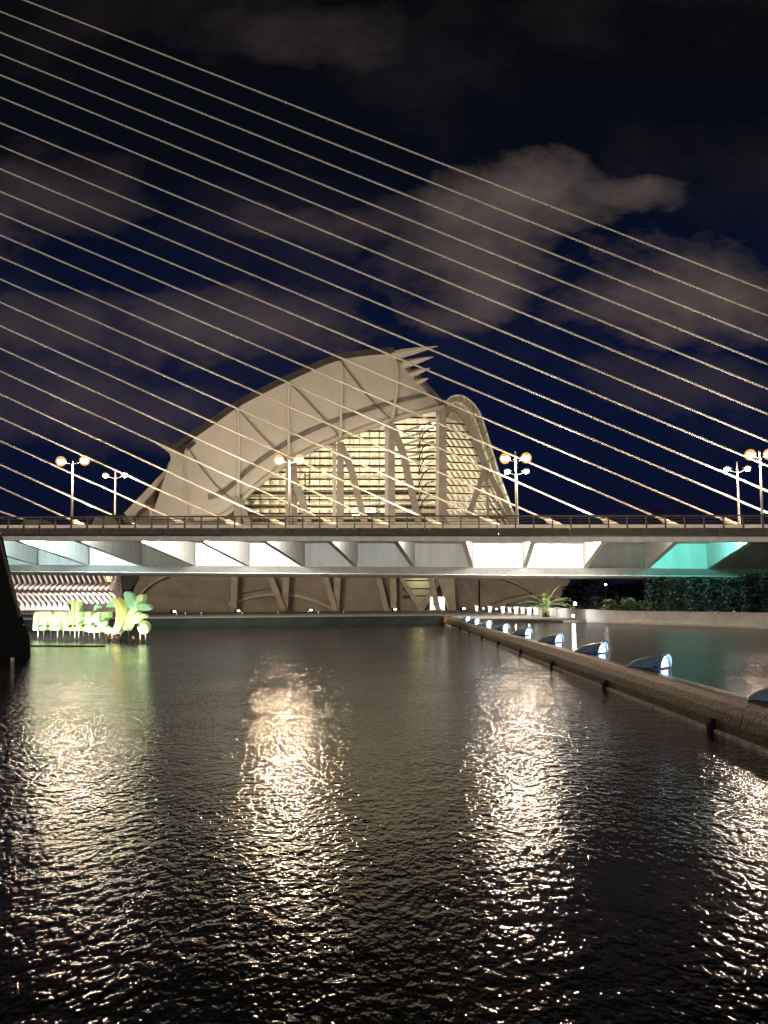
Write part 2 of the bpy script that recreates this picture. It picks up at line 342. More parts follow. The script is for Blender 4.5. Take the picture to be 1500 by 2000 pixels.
for k in range(-10, 10):
    u = 0.95 + 6.0 * k; du = 1.0 if k < -1 else .6 if k < 2 else 0.0    # ribs skew a little towards the mast
    a = [(.552, 7.69), (11.998, 5.94), (11.998, 8.395), (.552, 8.395)]
    q = []
    for s in (-.22, .22): q.append([B(u + s + du * wv / 12, wv, zv) for wv, zv in a])
    mesh('rib', hexa(q[0], q[1]), 'bridge_paint', br)
# light strips behind the edge beam
CW = (1.0, .97, .90); CP = (1.0, .93, .88); CC = (.72, .95, 1.0)
bays = {-8: (CC, 900), -7: (CC, 1200), -6: (CC, 3000), -5: (CW, 220), -4: (CW, 3000), -3: (CW, 3200), -2: (CW, 480), -1: (CW, 430), 0: (CW, 430), 1: (CP, 3400), 2: (CP, 3400), 3: (CP, 70), 4: ((.20, .95, .86), 1300), 5: (CP, 10)}
for k, (c, pw) in bays.items():
    u = .95 + 6 * k + 3
    mesh('light_fitting', bbox(u - 2.4, u + 2.4, .56, .72, 8.05, 8.25), 'galvanised', br)
    light('bay_light', 'AREA', B(u, .85, 8.12), pw, c, br, size=4.6, size_y=.18, target=B(u + .3, 12.4, 6.9))
# railing
rl = mesh('railing', join(bbox(UA, UB, -.34, -.20, 9.78, 9.92)), 'rail_dark', br)
for z in (9.13, 9.36, 9.60): mesh('rail', bbox(UA, UB, -.28, -.24, z, z + .05), 'rail_dark', rl)
po = None
for k in range(-38, 37):
    u = k * 1.555 + .55
    sh = join(hexa([B(u - .06, -.40, 8.79), B(u + .06, -.40, 8.79), B(u + .06, -.24, 8.79), B(u - .06, -.24, 8.79)], [B(u - .05, -.36, 9.82), B(u + .05, -.36, 9.82), B(u + .05, -.20, 9.82), B(u - .05, -.20, 9.82)]),
              hexa([B(u - .05, -.50, 8.62), B(u + .05, -.50, 8.62), B(u + .05, -.421, 8.62), B(u - .05, -.421, 8.62)], [B(u - .05, -.44, 8.95), B(u + .05, -.44, 8.95), B(u + .05, -.40, 8.95), B(u - .05, -.40, 8.95)]))
    po0 = mesh('post', sh, 'rail_dark', rl)
# far railing
mesh('far_railing', join(bbox(UA, UB, 27.7, 27.8, 9.75, 9.85), *[bbox(u - .04, u + .04, 27.7, 27.8, 8.7, 9.75) for u in range(UA + 1, UB, 2)]), 'rail_dark', br)
# stay cables
y0s = [-18, 22.5, 63.5, 106.5, 146.5, 190, 240, 285, 330, 374, 417, 459, 502, 545, 590, 636, 680, 724.5, 769.5, 816, 861, 907.5, 952, 999]
ends = [(1500, 569), (1500, 617), (1500, 664), (1500, 712), (1500, 760), (1500, 809), (1500, 862), (1500, 910), (1500, 959)] + [(x, 1009) for x in (1518, 1399, 1280, 1165, 1054, 935, 824, 719, 620, 517, 425, 327, 225, 125, 30)]
CWF = 14.0
for y0, (ex, ey) in zip(y0s, ends):
    (ua, za), (ub, zb) = bpix(0, y0, CWF), bpix(ex, ey, CWF)
    sl = (zb - za) / (ub - ua); uf = ua + (9.3 - za) / sl                  # foot on the deck
    ut = -78 - (za + sl * (-78 - ua)) * .08                               # head, towards the mast
    top = B(ut, CWF, za + sl * (ut - ua)); foot = B(uf, CWF, 9.3)
    c = mesh('stay_cable', tube([top.lerp(foot, q_ / 60) for q_ in range(61)], .10, 10), 'cable', br, smooth=True)
    d = (top - foot).normalized()
    mesh('anchor_socket', join(tube([foot, foot + d * 3.9, foot + d * 4.35], [.27, .25, .13], 10), tube([foot + d * 3.85, foot + d * 4.05], [.30, .30], 10)), 'socket', c, smooth=False)
# floods in the median that wash the stays
for u in (-52, -34, -16, 2, 20, 38):
    f = mesh('stay_floodlight', join(bbox(u - .25, u + .25, 13.0, 13.25, 9.452, 9.75), bbox(u - .08, u + .08, 13.06, 13.2, 9.3, 9.5)), 'black_metal', br)
    light('flood_beam', 'SPOT', B(u + .15, 13.12, 9.95), 13000, (1.0, .90, .78), br, size=.15, target=B(u - 16, 14.4, 9.95 + 26), spot=64, blend=.9)
    light('flood_beam', 'SPOT', B(u - .1, 13.12, 9.95), 1200, (1.0, .87, .70), br, size=.15, target=B(u - 22, 14.2, 9.95 + 16), spot=105, blend=.8)

# ------------------------------------------------------------------ street lamps
def street_lamp(px, py, w, arm, label, tall, warm):
    u, z = bpix(px, py, w); base = B(u, w, 8.70); t = empty('street_lamp', base, label, 'street lamp', 'street lamps on the bridge')
    top = base + Vector((0, 0, z + SL * u - base.z)); h = top.z - base.z
    mesh('post', tube([base, base + Vector((0, 0, h * .5)), base + Vector((0, 0, h + tall))], [.13, .105, .07], 10), 'galvanised', t, smooth=True)
    mesh('base_plate', tube([base, base + Vector((0, 0, .25))], [.24, .2], 10), 'galvanised', t)
    for s, lens in zip((-1, 1), warm):
        e = top + BU * (s * arm) + Vector((0, 0, .32))
        a = mesh('arm', tube([top + Vector((0, 0, -.12)), top + BU * (s * arm * .5) + Vector((0, 0, .05)), e], [.05, .045, .04], 8), 'galvanised', t, smooth=True)
        hd = mesh('lamp_head', join(tube([e + Vector((0, 0, .26)), e + Vector((0, 0, .16)), e + Vector((0, 0, .02))], [.12, .28, .34], 14), tube([e - BU * s * .5 + Vector((0, 0, .02)), e], [.05, .08], 8)), 'galvanised', t, smooth=True)
        mesh('lamp_glass', ball(e + Vector((0, 0, -.10)), .30 if w < 8 else .24, 14, 8, (1, 1, .8)), lens, hd, smooth=True)
        if w < 8: mesh('halo_globe', ball(e + Vector((0, 0, -.08)), .50, 18, 12), 'halo_globe', hd, smooth=True)  # added halo ball around the lamp glass
w_, y_ = 'lens_white', 'lens_warm'
street_lamp(142, 905, 5, 1.25, 'two-armed street lamp at the far left of the bridge, two glowing heads', .25, (y_, y_))
street_lamp(565, 903, 5, 1.0, 'two-armed street lamp in front of the shell-roofed building, brightest left head', .15, ('lens_bright', y_))
street_lamp(1007, 900, 5, .98, 'tall two-armed street lamp just right of the glass vault', .9, (y_, y_))
street_lamp(1484, 893, 5, .8, 'tall two-armed street lamp at the right edge of the picture', .6, (y_, y_))
street_lamp(225, 933, 13, 1.15, 'shorter street lamp second from the left, behind the first', .7, ('lens_dim', w_))
street_lamp(1009, 926, 13.2, 1.0, 'lower street lamp half hidden behind the tall one by the glass vault', .1, ('lens_dim', 'lens_dim'))
street_lamp(1440, 921, 13, 1.0, 'slimmer street lamp left of the one at the right edge', 1.0, ('lens_dim', 'lens_dim'))

# cars on the bridge, mostly behind the railing
def car(u, w, body, label, L=4.3, H=1.5, van=False):
    t = empty('car', B(u, w, 8.75), label, 'car', 'vehicles driving over the bridge')
    z0 = 8.75
    pr = [(-L / 2, .35), (-L / 2, .85), (-L * .44, .95), (-L * .36, H - .1), (-L * .25, H), (L * .12, H), (L * .27, .98), (L * .47, .82), (L / 2, .6), (L / 2, .35)]
    if van: pr = [(-L / 2, .35), (-L / 2, H - .15), (-L * .47, H), (L * .25, H), (L * .36, 1.2), (L * .48, 1.05), (L / 2, .8), (L / 2, .35)]
    mesh('body', extrude([B(u + x, w, z0 + z) for x, z in pr], BW * 1.75), body, t)
    mesh('side_window', extrude([B(u + x, w - .012, z0 + z) for x, z in ((-L * .34, .98), (-L * .27, H - .12), (L * .10, H - .12), (L * .22, .98))], BW * .01), 'door_glass', t)
    for x in (-L * .31, L * .31):
        wh = mesh('wheel', tube([B(u + x, w - .03, z0 + .32), B(u + x, w + .2, z0 + .32)], [.32, .32], 14), 'rubber', t)
        mesh('rim', tube([B(u + x, w - .045, z0 + .32), B(u + x, w - .02, z0 + .32)], [.19, .19], 10), 'galvanised', wh)
    for s in (.15, 1.45): mesh('tail_light', extrude([B(u - L / 2 - .02, w + s, z0 + .62), B(u - L / 2 - .02, w + s + .22, z0 + .62), B(u - L / 2 - .02, w + s + .22, z0 + .82), B(u - L / 2 - .02, w + s, z0 + .82)], BU * .03), 'tail_light', t)
car(-28.6, 6, 'car_dark', 'dark van behind the bridge railing between the two left street lamps', 5.0, 2.0, True)
car(-36.5, 6, 'car_dark', 'dark car behind the railing at the far left end of the bridge', 4.3, 1.6)
car(-22, 9, 'car_silver', 'silver car behind the bridge railing beside the shell roof tip')

# ------------------------------------------------------------------ the museum-like hall behind the bridge
mu = empty('exhibition_hall', P(620, 1192, 128), 'large hall with a curved pale shell roof and glowing glass front', 'building')
D0 = 125.0
pairs = [((338, 882), (296, 1012)), ((372, 858), (366, 1012)), ((415, 828), (438, 1006)), ((462, 795), (500, 951)), ((512, 768), (560, 906)), ((565, 742), (612, 877)), ((650, 706), (690, 846)), ((710, 694), (772, 819)), ((770, 689), (868, 794))]
NN = 41
Uc = spline([p[0] for p in pairs], NN); Lc = spline([p[1] for p in pairs], NN)
rows = []
for j in range(10):
    s = j / 9; row = []
    for a, b in zip(Lc, Uc):
        x = a[0] + (b[0] - a[0]) * s; y = a[1] + (b[1] - a[1]) * s
        d = D0 - .4 - 10.5 * (s ** 1.25)
        row.append(P(x, y, d))
    rows.append(row)
mesh('shell_roof', slab(rows, (0, .7, .35)), 'canopy', mu, smooth=False)
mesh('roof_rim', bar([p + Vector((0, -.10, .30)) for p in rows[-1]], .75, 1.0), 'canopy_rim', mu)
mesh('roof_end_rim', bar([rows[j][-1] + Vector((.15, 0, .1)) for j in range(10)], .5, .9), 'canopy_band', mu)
# roof-curve shade painted as a dark band; pale lip along the lower edge
def on(j, s):
    j = max(0, min(NN - 1.001, j)); i_ = int(j); g_ = j - i_
    a, b = (tuple(p + (q - p) * g_ for p, q in zip(c_[i_], c_[i_ + 1])) for c_ in (Lc, Uc)); return P(a[0] + (b[0] - a[0]) * s, a[1] + (b[1] - a[1]) * s, D0 - .4 - 10.5 * (s ** 1.25) - .12)
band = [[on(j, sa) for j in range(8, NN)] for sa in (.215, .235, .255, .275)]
mesh('shade_band', slab(band, (0, -.12, -.05)), 'canopy_band', mu)
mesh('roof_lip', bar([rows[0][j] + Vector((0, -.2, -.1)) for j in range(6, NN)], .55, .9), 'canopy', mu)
# roof behind, so the hall is a solid from the side
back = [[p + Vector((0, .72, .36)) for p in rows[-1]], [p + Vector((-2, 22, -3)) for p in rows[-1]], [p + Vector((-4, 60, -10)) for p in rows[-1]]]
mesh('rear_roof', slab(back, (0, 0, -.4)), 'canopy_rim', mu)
# walls
def poly(name, pts, d, th, mt, **k): return mesh(name, extrude([P(x, y, d) for x, y in pts], (0, th, 0)), mt, mu, **k)
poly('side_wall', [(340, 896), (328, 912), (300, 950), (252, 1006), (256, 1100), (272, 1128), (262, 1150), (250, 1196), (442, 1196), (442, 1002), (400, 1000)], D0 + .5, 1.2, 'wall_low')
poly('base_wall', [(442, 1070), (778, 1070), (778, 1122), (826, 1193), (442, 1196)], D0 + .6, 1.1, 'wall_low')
poly('roof_tip', [(298, 862), (322, 872), (342, 879), (352, 884), (342, 896), (336, 904), (331, 885), (316, 874)], D0 - 11, 5, 'canopy', label='pointed pale corner of the shell roof')
mesh('tip_flange', extrude([P(x, y, D0 - 11.3) for x, y in ((307, 857), (330, 862), (365, 868), (378, 862), (350, 882), (322, 871))], (0, 4, 0)), 'canopy_rim', mu)
mesh('tip_strut', bar([P(335, 905, D0 - 6), P(330, 918, D0 - 2), P(250, 1008, D0 - .2)], [.5, .7, 1.4], .8), 'canopy', mu)
mesh('hoop', tube([P(x, y, D0 - 3) for x, y in ((258, 1010), (268, 996), (280, 988), (290, 990), (294, 1000), (296, 1012))], .28, 8), 'canopy', mu, smooth=True)
# arches in relief on the base wall
mesh('relief_arch', bar([P(x, y, D0 + .5) for x, y in spline([(440, 1168), (480, 1152), (540, 1144), (600, 1152), (650, 1178), (668, 1195)], 24)], .9, .35), 'wall_low', mu)
mesh('relief_arch', bar([P(x, y, D0 + .5) for x, y in spline([(446, 1182), (490, 1167), (540, 1161), (590, 1166), (640, 1184), (655, 1195)], 24)], .4, .3), 'concrete', mu)
mesh('relief_arch', bar([P(x, y, D0 + .25) for x, y in spline([(272, 1166), (285, 1150), (305, 1135), (330, 1124)], 12)], .25, .8), 'concrete', mu)
def near(cv, x):
    for i, (a, b) in enumerate(zip(cv, cv[1:])):
        if a[0] <= x <= b[0]: return i + (x - a[0]) / (b[0] - a[0])
    return 0 if x < cv[0][0] else NN - 1.01
# column line: uprights and the slants that run from one top to the next foot
cols = [365, 465, 565, 665, 765, 865]
tops = [905, 965, 905, 858, 822, 797]
for i, (x, ty) in enumerate(zip(cols, tops)):
    if i: mesh('column', bar([P(x - 8 + (12 if i > 3 else 0), 1194 if i < 5 else 1110, D0 - 1.1), P(x, 1005, D0 - 1.1), P(x, ty + 6, D0 - 1.1)], [.95, 1.15, 1.0], 1.3), 'column', mu)
    if i and i < 5:
        mesh('slanted_column', bar([P(x + 1, ty + 8, D0 - 1.0), P(x + 22, ty + 62, D0 - 1.2), P(cols[i + 1] - 9, 1194, D0 - 2.2)], [.9, 1.15, .8], 1.0), 'column', mu)
    if i < 5:
        j = near(Uc, x); jl = near(Lc, x)
        pts = []
        for k in range(6):
            s = k / 5; jj = jl + (j - jl) * s; ss = s * .97
            pts.append(on(jj, ss) + Vector((0, -.35, -.15)))
        mesh('roof_rib', bar(pts, [.6, .45, .4, .35, .3, .3], .25), 'canopy', mu)
        if i >= 1 or True:
            j2 = near(Lc, x + 100)
            pts = []
            for k in range(6):
                s = k / 5; jj = j + (j2 - j) * s; pts.append(on(jj, .95 * (1 - s) + .02) + Vector((0, -.2, -.1)))
            mesh('roof_diagonal', bar(pts, .16, .16), 'canopy_band', mu)
# horns at the peak
for (x0, y0, x1, y1, d, wd) in ((768, 694, 855, 676, D0 - 10.6, 1.3), (786, 712, 846, 697, D0 - 9.2, 1.25), (802, 730, 840, 719, D0 - 7.6, 1.1), (814, 746, 837, 739, D0 - 6.2, .9)):
    a, b = P(x0, y0, d), P(x1, y1, d - 2.5); m_ = a.lerp(b, .55)
    mesh('horn', tube([a, a.lerp(b, .25), m_, b], [wd * .55, wd * .52, wd * .36, .05], 8), 'canopy', mu)
# end glazing
def Ltop(x):
    for a, b in zip(Lc, Lc[1:]):
        if a[0] <= x <= b[0]: return a[1] + (b[1] - a[1]) * (x - a[0]) / (b[0] - a[0])
    return 795 if x > 868 else 1012
GD = D0 + 1.2
for k in range(25):
    y = 815 + 13.4 * k
    if y > 1120: break
    xs = [x for x in range(440, 862, 3) if Ltop(x) < y + 4]
    if len(xs) > 3: mesh('glazing_bar', bar([P(xs[0] - 4, y, GD), P(862, y + 1, GD)], .26, .25), 'dark_steel', mu)
for x in (485, 512, 539, 590, 615, 640, 690, 715, 740, 790, 815, 840):
    y0 = Ltop(x) - 6
    mesh('glazing_post', bar([P(x, y0, GD + .3), P(x, 1118, GD + .3)], .10, .2), 'white_steel', mu)
for x in (577, 653, 755, 855):
    mesh('bright_mullion', bar([P(x, Ltop(x) + 4, GD - .5), P(x, 1118, GD - .5)], .62, .5), 'white_steel', mu)
PX = [455, 485, 512, 539, 565, 590, 615, 640, 665, 690, 715, 740, 765, 790, 815, 840, 862]
for i in range(len(PX) - 1):
    for k in range(0, 22, 2):
        y = 815 + 13.4 * k
        if y + 26 < Ltop((PX[i] + PX[i + 1]) / 2) + 8 or y > 1012: continue
        q = [P(PX[i] + .6, y + .8, GD + .15), P(PX[i + 1] - .6, y + .8, GD + .15), P(PX[i + 1] - .6, y + 26, GD + .15), P(PX[i] + .6, y + 26, GD + .15)]
        mesh('pane', (q, [(0, 1, 2, 3)]), 'pane_glass', mu)
# interior: back wall of faceted coffers, floors, curved ribs
mesh('interior_back', extrude([P(x, y, D0 + 17) for x, y in ((420, 1010), (540, 890), (700, 830), (860, 780), (900, 790), (1010, 1010), (1010, 1100), (420, 1100))], (0, .4, 0)), 'interior_white', mu)
cof = None
for r_ in range(9):
    for c_ in range(15):
        x, y = 478 + c_ * 19.5, 846 + r_ * 19
        if y < Ltop(x) - 8 or x > 765: continue
        cx = P(x, y, D0 + 15.2); w2 = .80; h2 = .74; dp = .8
        if cof is None:
            q = [cx + Vector((-w2, 0, -h2)), cx + Vector((w2, 0, -h2)), cx + Vector((w2, 0, h2)), cx + Vector((-w2, 0, h2)), cx + Vector((0, -dp, -h2 * .55)), cx + Vector((0, .9, 0))]
            cof = mesh('coffer', (q, [(0, 1, 4), (1, 2, 4), (2, 3, 4), (3, 0, 4), (0, 3, 2, 1)]), 'interior_white', mu); c0 = cx
        else: dup(cof, mu, cx - c0)
for y in (962, 990, 1016):
    mesh('gallery_floor', bar([P(470, y, D0 + 9), P(860, y, D0 + 9)], .25, 5), 'interior_floor', mu)
    mesh('gallery_rail', bar([P(470, y - 10, D0 + 6.6), P(860, y - 10, D0 + 6.6)], .1, .1), 'dark_steel', mu)
for x0 in (596, 604, 692, 700, 708, 722, 736):                                   # stair and lift lattice
    mesh('lattice_post', bar([P(x0, 925 if x0 < 610 else 985, D0 + 5), P(x0, 1020, D0 + 5)], .22, .22), 'dark_steel', mu)
for k in range(11): mesh('lattice_rung', bar([P(594, 928 + 8 * k, D0 + 4.8), P(607, 928 + 8 * k, D0 + 4.8)], .2, .2), 'white_steel', mu)
for k in range(5): mesh('lattice_rung', bar([P(688, 985 + 7 * k, D0 + 4.8), P(742, 985 + 7 * k, D0 + 4.8)], .2, .2), 'white_steel', mu)
for k in range(13):                                                               # bowed ribs by the right hand bay
    y = 840 + k * 13
    mesh('bowed_rib', tube([P(x, yy, D0 + 4 + k * .1) for x, yy in spline([(848, y - 16), (836, y - 14), (826, y - 4), (820, y + 10), (818, y + 22)], 9)], .13, 6), 'dark_steel' if k % 2 else 'white_steel', mu, smooth=True)
for k in range(6):
    y = 838 + k * 13
    mesh('roof_fin', extrude([P(776, y + 6, D0 + 6), P(850, y - 16, D0 + 7), P(850, y - 9, D0 + 7)], (0, .6, 0)), 'white_steel', mu)
# the glass vault on the right
Oc = spline([(866, 800), (872, 784), (884, 774), (902, 773), (920, 784), (937, 806), (950, 843), (962, 882), (975, 925), (988, 962), (1004, 1008), (1030, 1090)], 36)
Ic = spline([(868, 812), (876, 802), (886, 798), (896, 802), (908, 816), (920, 838), (932, 868), (944, 900), (958, 932), (974, 964), (996, 1008), (1020, 1090)], 36)
mesh('vault_beam', bar([P(x, y, D0 + .2) for x, y in Ic], .95, 1.0), 'column', mu)
mesh('vault_edge', bar([P(x, y, D0 + 5) for x, y in Oc], .22, .3), 'white_steel', mu)
mid = [((a[0] * .5 + b[0] * .5), (a[1] * .5 + b[1] * .5)) for a, b in zip(Ic, Oc)]
mesh('vault_edge', bar([P(x, y, D0 + 2.5) for x, y in mid], .2, .3), 'white_steel', mu)
for k in range(1, 35, 2):
    mesh('vault_purlin', bar([P(*Ic[k], D0 + .6), P(*Oc[k], D0 + 5)], .2, .2, (0, 0, 1)), 'white_steel', mu)
mesh('vault_glass', grid([[P(x + .6, y, D0 + .9) for x, y in Ic], [P(x - .4, y, D0 + 4.9) for x, y in Oc]]), 'pane_glass', mu)
mesh('vault_skin', grid([[P(x, y, D0 + 5.3) for x, y in Oc], [P(x, y, D0 + 5.3) + Vector((-3, 40, -4)) for x, y in Oc]]), 'interior_dark', mu)
def Ix(y):
    pts = [p for p in Ic[10:]]
    for a, b in zip(pts, pts[1:]):
        if a[1] <= y <= b[1]: return a[0] + (b[0] - a[0]) * (y - a[1]) / (b[1] - a[1])
    return 890 if y < 820 else 1000
row = 0; y = 828
while y < 1012:
    xr = Ix(y); xr2 = Ix(y + 14)
    mesh('vault_bar', bar([P(868, y - 2, D0 + 1.2), P(xr, y + 1.5, D0 + 1.2)], .2, .35), 'dark_steel', mu)
    parts = []; x = 874
    while x < xr - 4:
        parts.append(bar([P(x - 5, y + 1.5, D0 + 2.6), P(x + 3.5, y + 13, D0 + 2.0)], .30, .12)); x += 10.5
    if parts: mesh('louvre_row', join(*parts), 'white_steel', mu, kind='stuff')
    y += 15.2; row += 1
mesh('frame_leg', bar([P(947, 918, D0 - .3), P(914, 1010, D0 - .3)], [.8, .95], .9), 'column', mu)
mesh('frame_leg', bar([P(950, 930, D0 - .2), P(953, 1010, D0 - .2)], .4, .6), 'column', mu)
# lower right bay: inverted triangle window, doors and the splayed foot
poly('triangle_frame', [(772, 1118), (780, 1118), (822, 1180), (862, 1118), (872, 1118), (826, 1192), (818, 1192)], D0 - .4, .9, 'column')
mesh('triangle_glass', extrude([P(x, y, D0 + .3) for x, y in ((781, 1118), (862, 1118), (822, 1178))], (0, .05, 0)), 'pane_glass', mu)
mesh('triangle_room', extrude([P(x, y, D0 + 4) for x, y in ((772, 1105), (872, 1105), (872, 1192), (772, 1192))], (0, .3, 0)), 'interior_white', mu)
for y_b in (1134, 1150, 1164): mesh('glazing_bar', bar([P(786, y_b, D0), P(858, y_b, D0)], .22, .3), 'dark_steel', mu)
poly('splayed_foot', [(852, 1120), (886, 1120), (891, 1192), (877, 1192)], D0 - 1.5, 1.4, 'column')
poly('entrance_surround', [(828, 1192), (858, 1142), (878, 1192)], D0 + .7, .3, 'dark_steel')
for x in (843, 850.5, 858, 865.5):
    mesh('door', extrude([P(x - 2.6, 1166, D0 + .5), P(x + 2.6, 1166, D0 + .5), P(x + 2.6, 1191, D0 + .5), P(x - 2.6, 1191, D0 + .5)], (0, .12, 0)), 'glow_white', mu)
# right wing under the deck
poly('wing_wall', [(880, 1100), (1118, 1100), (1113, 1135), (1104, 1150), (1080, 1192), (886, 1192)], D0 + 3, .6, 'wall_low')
poly('arch_shade', [(892, 1129), (930, 1125), (965, 1128), (1000, 1138), (1036, 1158), (985, 1170), (945, 1186), (915, 1192), (905, 1160)], D0 + 2.6, .2, 'canopy_band')  # dark plate over the wall stands in for the shaded arch recess
mesh('arch_rib', bar([P(x, y, D0 + 2.4) for x, y in spline([(890, 1127), (930, 1123), (965, 1126), (1002, 1137), (1040, 1157)], 16)], .35, .7), 'wall_low', mu)
# hall lights
WL = (1.0, .88, .64)
for (x, y, d, pw, sx_, tx, ty, td) in ((560, 1006, D0 + 11.5, 500, 12, 570, 900, D0 + 15.2), (690, 1006, D0 + 11.5, 800, 14, 690, 850, D0 + 15.2), (570, 935, D0 + 6, 1300, 8, 570, 970, D0 + 17), (690, 862, D0 + 6, 2600, 12, 690, 940, D0 + 17), (810, 830, D0 + 7, 1900, 7, 815, 930, D0 + 17), (640, 1000, D0 + 4, 900, 16, 640, 950, D0 + 16), (930, 880, D0 + 9, 250, 5, 930, 940, D0 + 17), (925, 1004, D0 + 3.9, 3600, 10, 925, 860, D0 + 2.4)):
    light('hall_light', 'AREA', P(x, y, d), pw, WL, mu, size=sx_, size_y=1.2, target=P(tx, ty, td))
light('hall_light', 'POINT', P(820, 1130, D0 + 2.2), 120, (1.0, .85, .5), mu, size=.4)
# plaza uplights that wash the hall
for i, x in enumerate((330, 352, 405, 465, 520, 608, 620, 670, 770, 778)):
    pass
for k, (x, y, pw, tx, ty) in enumerate(((340, 1199, 4300, 420, 950), (465, 1200, 4900, 500, 900), (606, 1200, 6200, 620, 800), (771, 1200, 6000, 740, 780), (905, 1198, 900, 900, 900))):
    p = PZ(x, y + 1, .8); p = Vector((p.x * 108 / p.y, 108, .8))
    t = empty('ground_floodlight', p, ['leftmost white floodlight on the plaza behind the pool edge', 'second white plaza floodlight from the left below the hall', 'middle white plaza floodlight below the slanted columns', 'white plaza floodlight right of the last column pair', 'small white floodlight beside the entrance foot'][k], 'floodlight', 'plaza floodlights below the hall')
    mesh('housing', join(box(p + Vector((0, .1, .38)), (.9, .35, .42)), box(p + Vector((-.3, .1, .1)), (.08, .2, .2)), box(p + Vector((.3, .1, .1)), (.08, .2, .2))), 'black_metal', t)
    mesh('lens', box(p + Vector((.08, -.09, .40)), (.42, .02, .24)), 'glow_white', t)
    light('beam', 'SPOT', p + Vector((0, .1, .75)), pw, (1.0, .90, .74), t, size=.2, target=P(tx, ty, D0 - 5), spot=95, blend=.7)
for k, x in enumerate((345, 362, 393, 473, 543, 602, 622, 671)):
    p = PZ(x, 1207, .8); p = Vector((p.x * 100 / p.y, 100, .8))
    t = empty('path_light', p, ['first', 'second', 'third', 'fourth', 'fifth', 'sixth', 'seventh', 'eighth'][k] + ' tiny path light from the left on the plaza under the bridge', 'light', 'path lights under the bridge')
    mesh('stem', tube([p, p + Vector((0, 0, .25))], .05, 8), 'galvanised', t)
    mesh('lamp_cap', ball(p + Vector((0, 0, .28)), .06, 8, 6), 'glow_dim', t)

# ------------------------------------------------------------------ ribbed gallery at the left under the bridge
ga_ = empty('ribbed_gallery', P(130, 1194, 138), 'low gallery of repeating white curved ribs behind the green sign', 'building')
GDp = 138.0
mesh('rear_wall', extrude([P(x, y, GDp + 5) for x, y in ((-60, 1100), (236, 1100), (240, 1196), (-60, 1196))], (0, .4, 0)), 'fascia', ga_)
mesh('floor_beam', bar([P(-60, 1155, GDp - .4), P(232, 1152, GDp - .4)], .32, 1.2), 'dark_steel', ga_)
mesh('upper_shelf', bar([P(-60, 1149, GDp + 1.5), P(226, 1147, GDp + 1.5)], .5, 2.2), 'white_steel', ga_)
for k in range(24):
    x = -22 + k * 10.6
    if x > 226: break
    r1 = mesh('upper_rib', bar([P(x, 1118, GDp + .5), P(x + 9, 1139, GDp), P(x + 3, 1145, GDp - .8), P(x - 6, 1151, GDp - 1.2)], [.2, .25, .32, .4], .5), 'white_steel', ga_)
    mesh('lower_rib', bar([P(x - 8, 1159, GDp - .2), P(x, 1162, GDp - .6), P(x + 5, 1170, GDp - 1.0), P(x + 13, 1178, GDp - .6)], [.45, .4, .3, .3], .5), 'white_steel', ga_)
    if k < 15: mesh('buttress', extrude([P(x, 1172, GDp - .2), P(x + 9, 1192, GDp - .2), P(x - 4, 1192, GDp - .2)], (0, .5, 0)), 'white_steel', ga_)
mesh('end_cone', tube([P(222, 1152, GDp - 2), P(229, 1124, GDp - 2)], [1.0, .15], 10), 'white_steel', ga_)
mesh('warm_window', box(P(213, 1131, GDp + 3), (1.1, .1, .9)), 'glow_orange', ga_)
mesh('gap_shade', extrude([P(x, y, D0 + .2) for x, y in ((234, 1112), (266, 1112), (271, 1130), (258, 1148), (250, 1154), (238, 1152))], (0, .2, 0)), 'canopy_rim', ga_)  # dark sheet painted in for the shade between gallery and hall
light('gallery_light', 'AREA', P(120, 1190, GDp - 7), 3200, (1.0, .88, .88), ga_, size=22, size_y=.4, target=P(110, 1140, GDp))

# ------------------------------------------------------------------ glowing sign standing in the pool
sg = empty('illuminated_sign', (-19.5, 51, 0), 'glowing green and white letter sculpture with fruit and leaf shapes standing in the water', 'sign')
S0 = PZ(66, 1248, 0); S1 = PZ(300, 1256, 0); SD = (S1 - S0).normalized(); SN = Vector((SD.y, -SD.x, 0))
def sgp(ix, iy):                                # a place on the sign's upright plane
    r = ray(40 + ix / 5.357, 1130 + iy / 5.357); tt = (S0 - EYE).dot(SN) / r.dot(SN); return EYE + r * tt
def letter(pts, mt, off=0, th=.32, name='letter', **k):
    return mesh(name, extrude([sgp(x, y) + SN * (off + th / 2) for x, y in pts], -SN * th), mt, sg, **k)
def arcs(cx, cy, rx, ry, a0, a1, n=10): return [(cx + rx * math.cos(R(a0 + (a1 - a0) * i / n)), cy - ry * math.sin(R(a0 + (a1 - a0) * i / n))) for i in range(n + 1)]
letter([(150, 540), (158, 380), (175, 348), (230, 344), (262, 352), (300, 344), (340, 350), (352, 380), (352, 540), (318, 540), (314, 400), (296, 400), (292, 540), (226, 540), (222, 405), (205, 405), (200, 540)], 'sign_pale')
letter([(372, 540), (374, 362), (392, 346), (470, 344), (500, 362), (508, 400), (512, 500), (540, 520), (528, 545), (478, 542), (470, 405), (440, 400), (432, 540)], 'sign_pale', .05)
letter([(556, 545), (556, 228), (580, 226), (582, 545)], 'sign_yellow', .02)
letter([(590, 545), (590, 238), (630, 236), (632, 545)], 'sign_pale', -.03)
for y in (228, 345, 385): letter([(505, y), (554, y - 4), (554, y + 30), (520, y + 36), (505, y + 26)], 'sign_leaf', .0, .2, 'letter_flag')
letter([(636, 545), (640, 430), (630, 350), (668, 348), (672, 400), (690, 405), (690, 350), (704, 350), (706, 545)], 'sign_green')
letter([(690, 545), (712, 350), (756, 346), (762, 420), (800, 360), (850, 350), (862, 560), (790, 560), (780, 470), (756, 560)], 'sign_pale', .06)
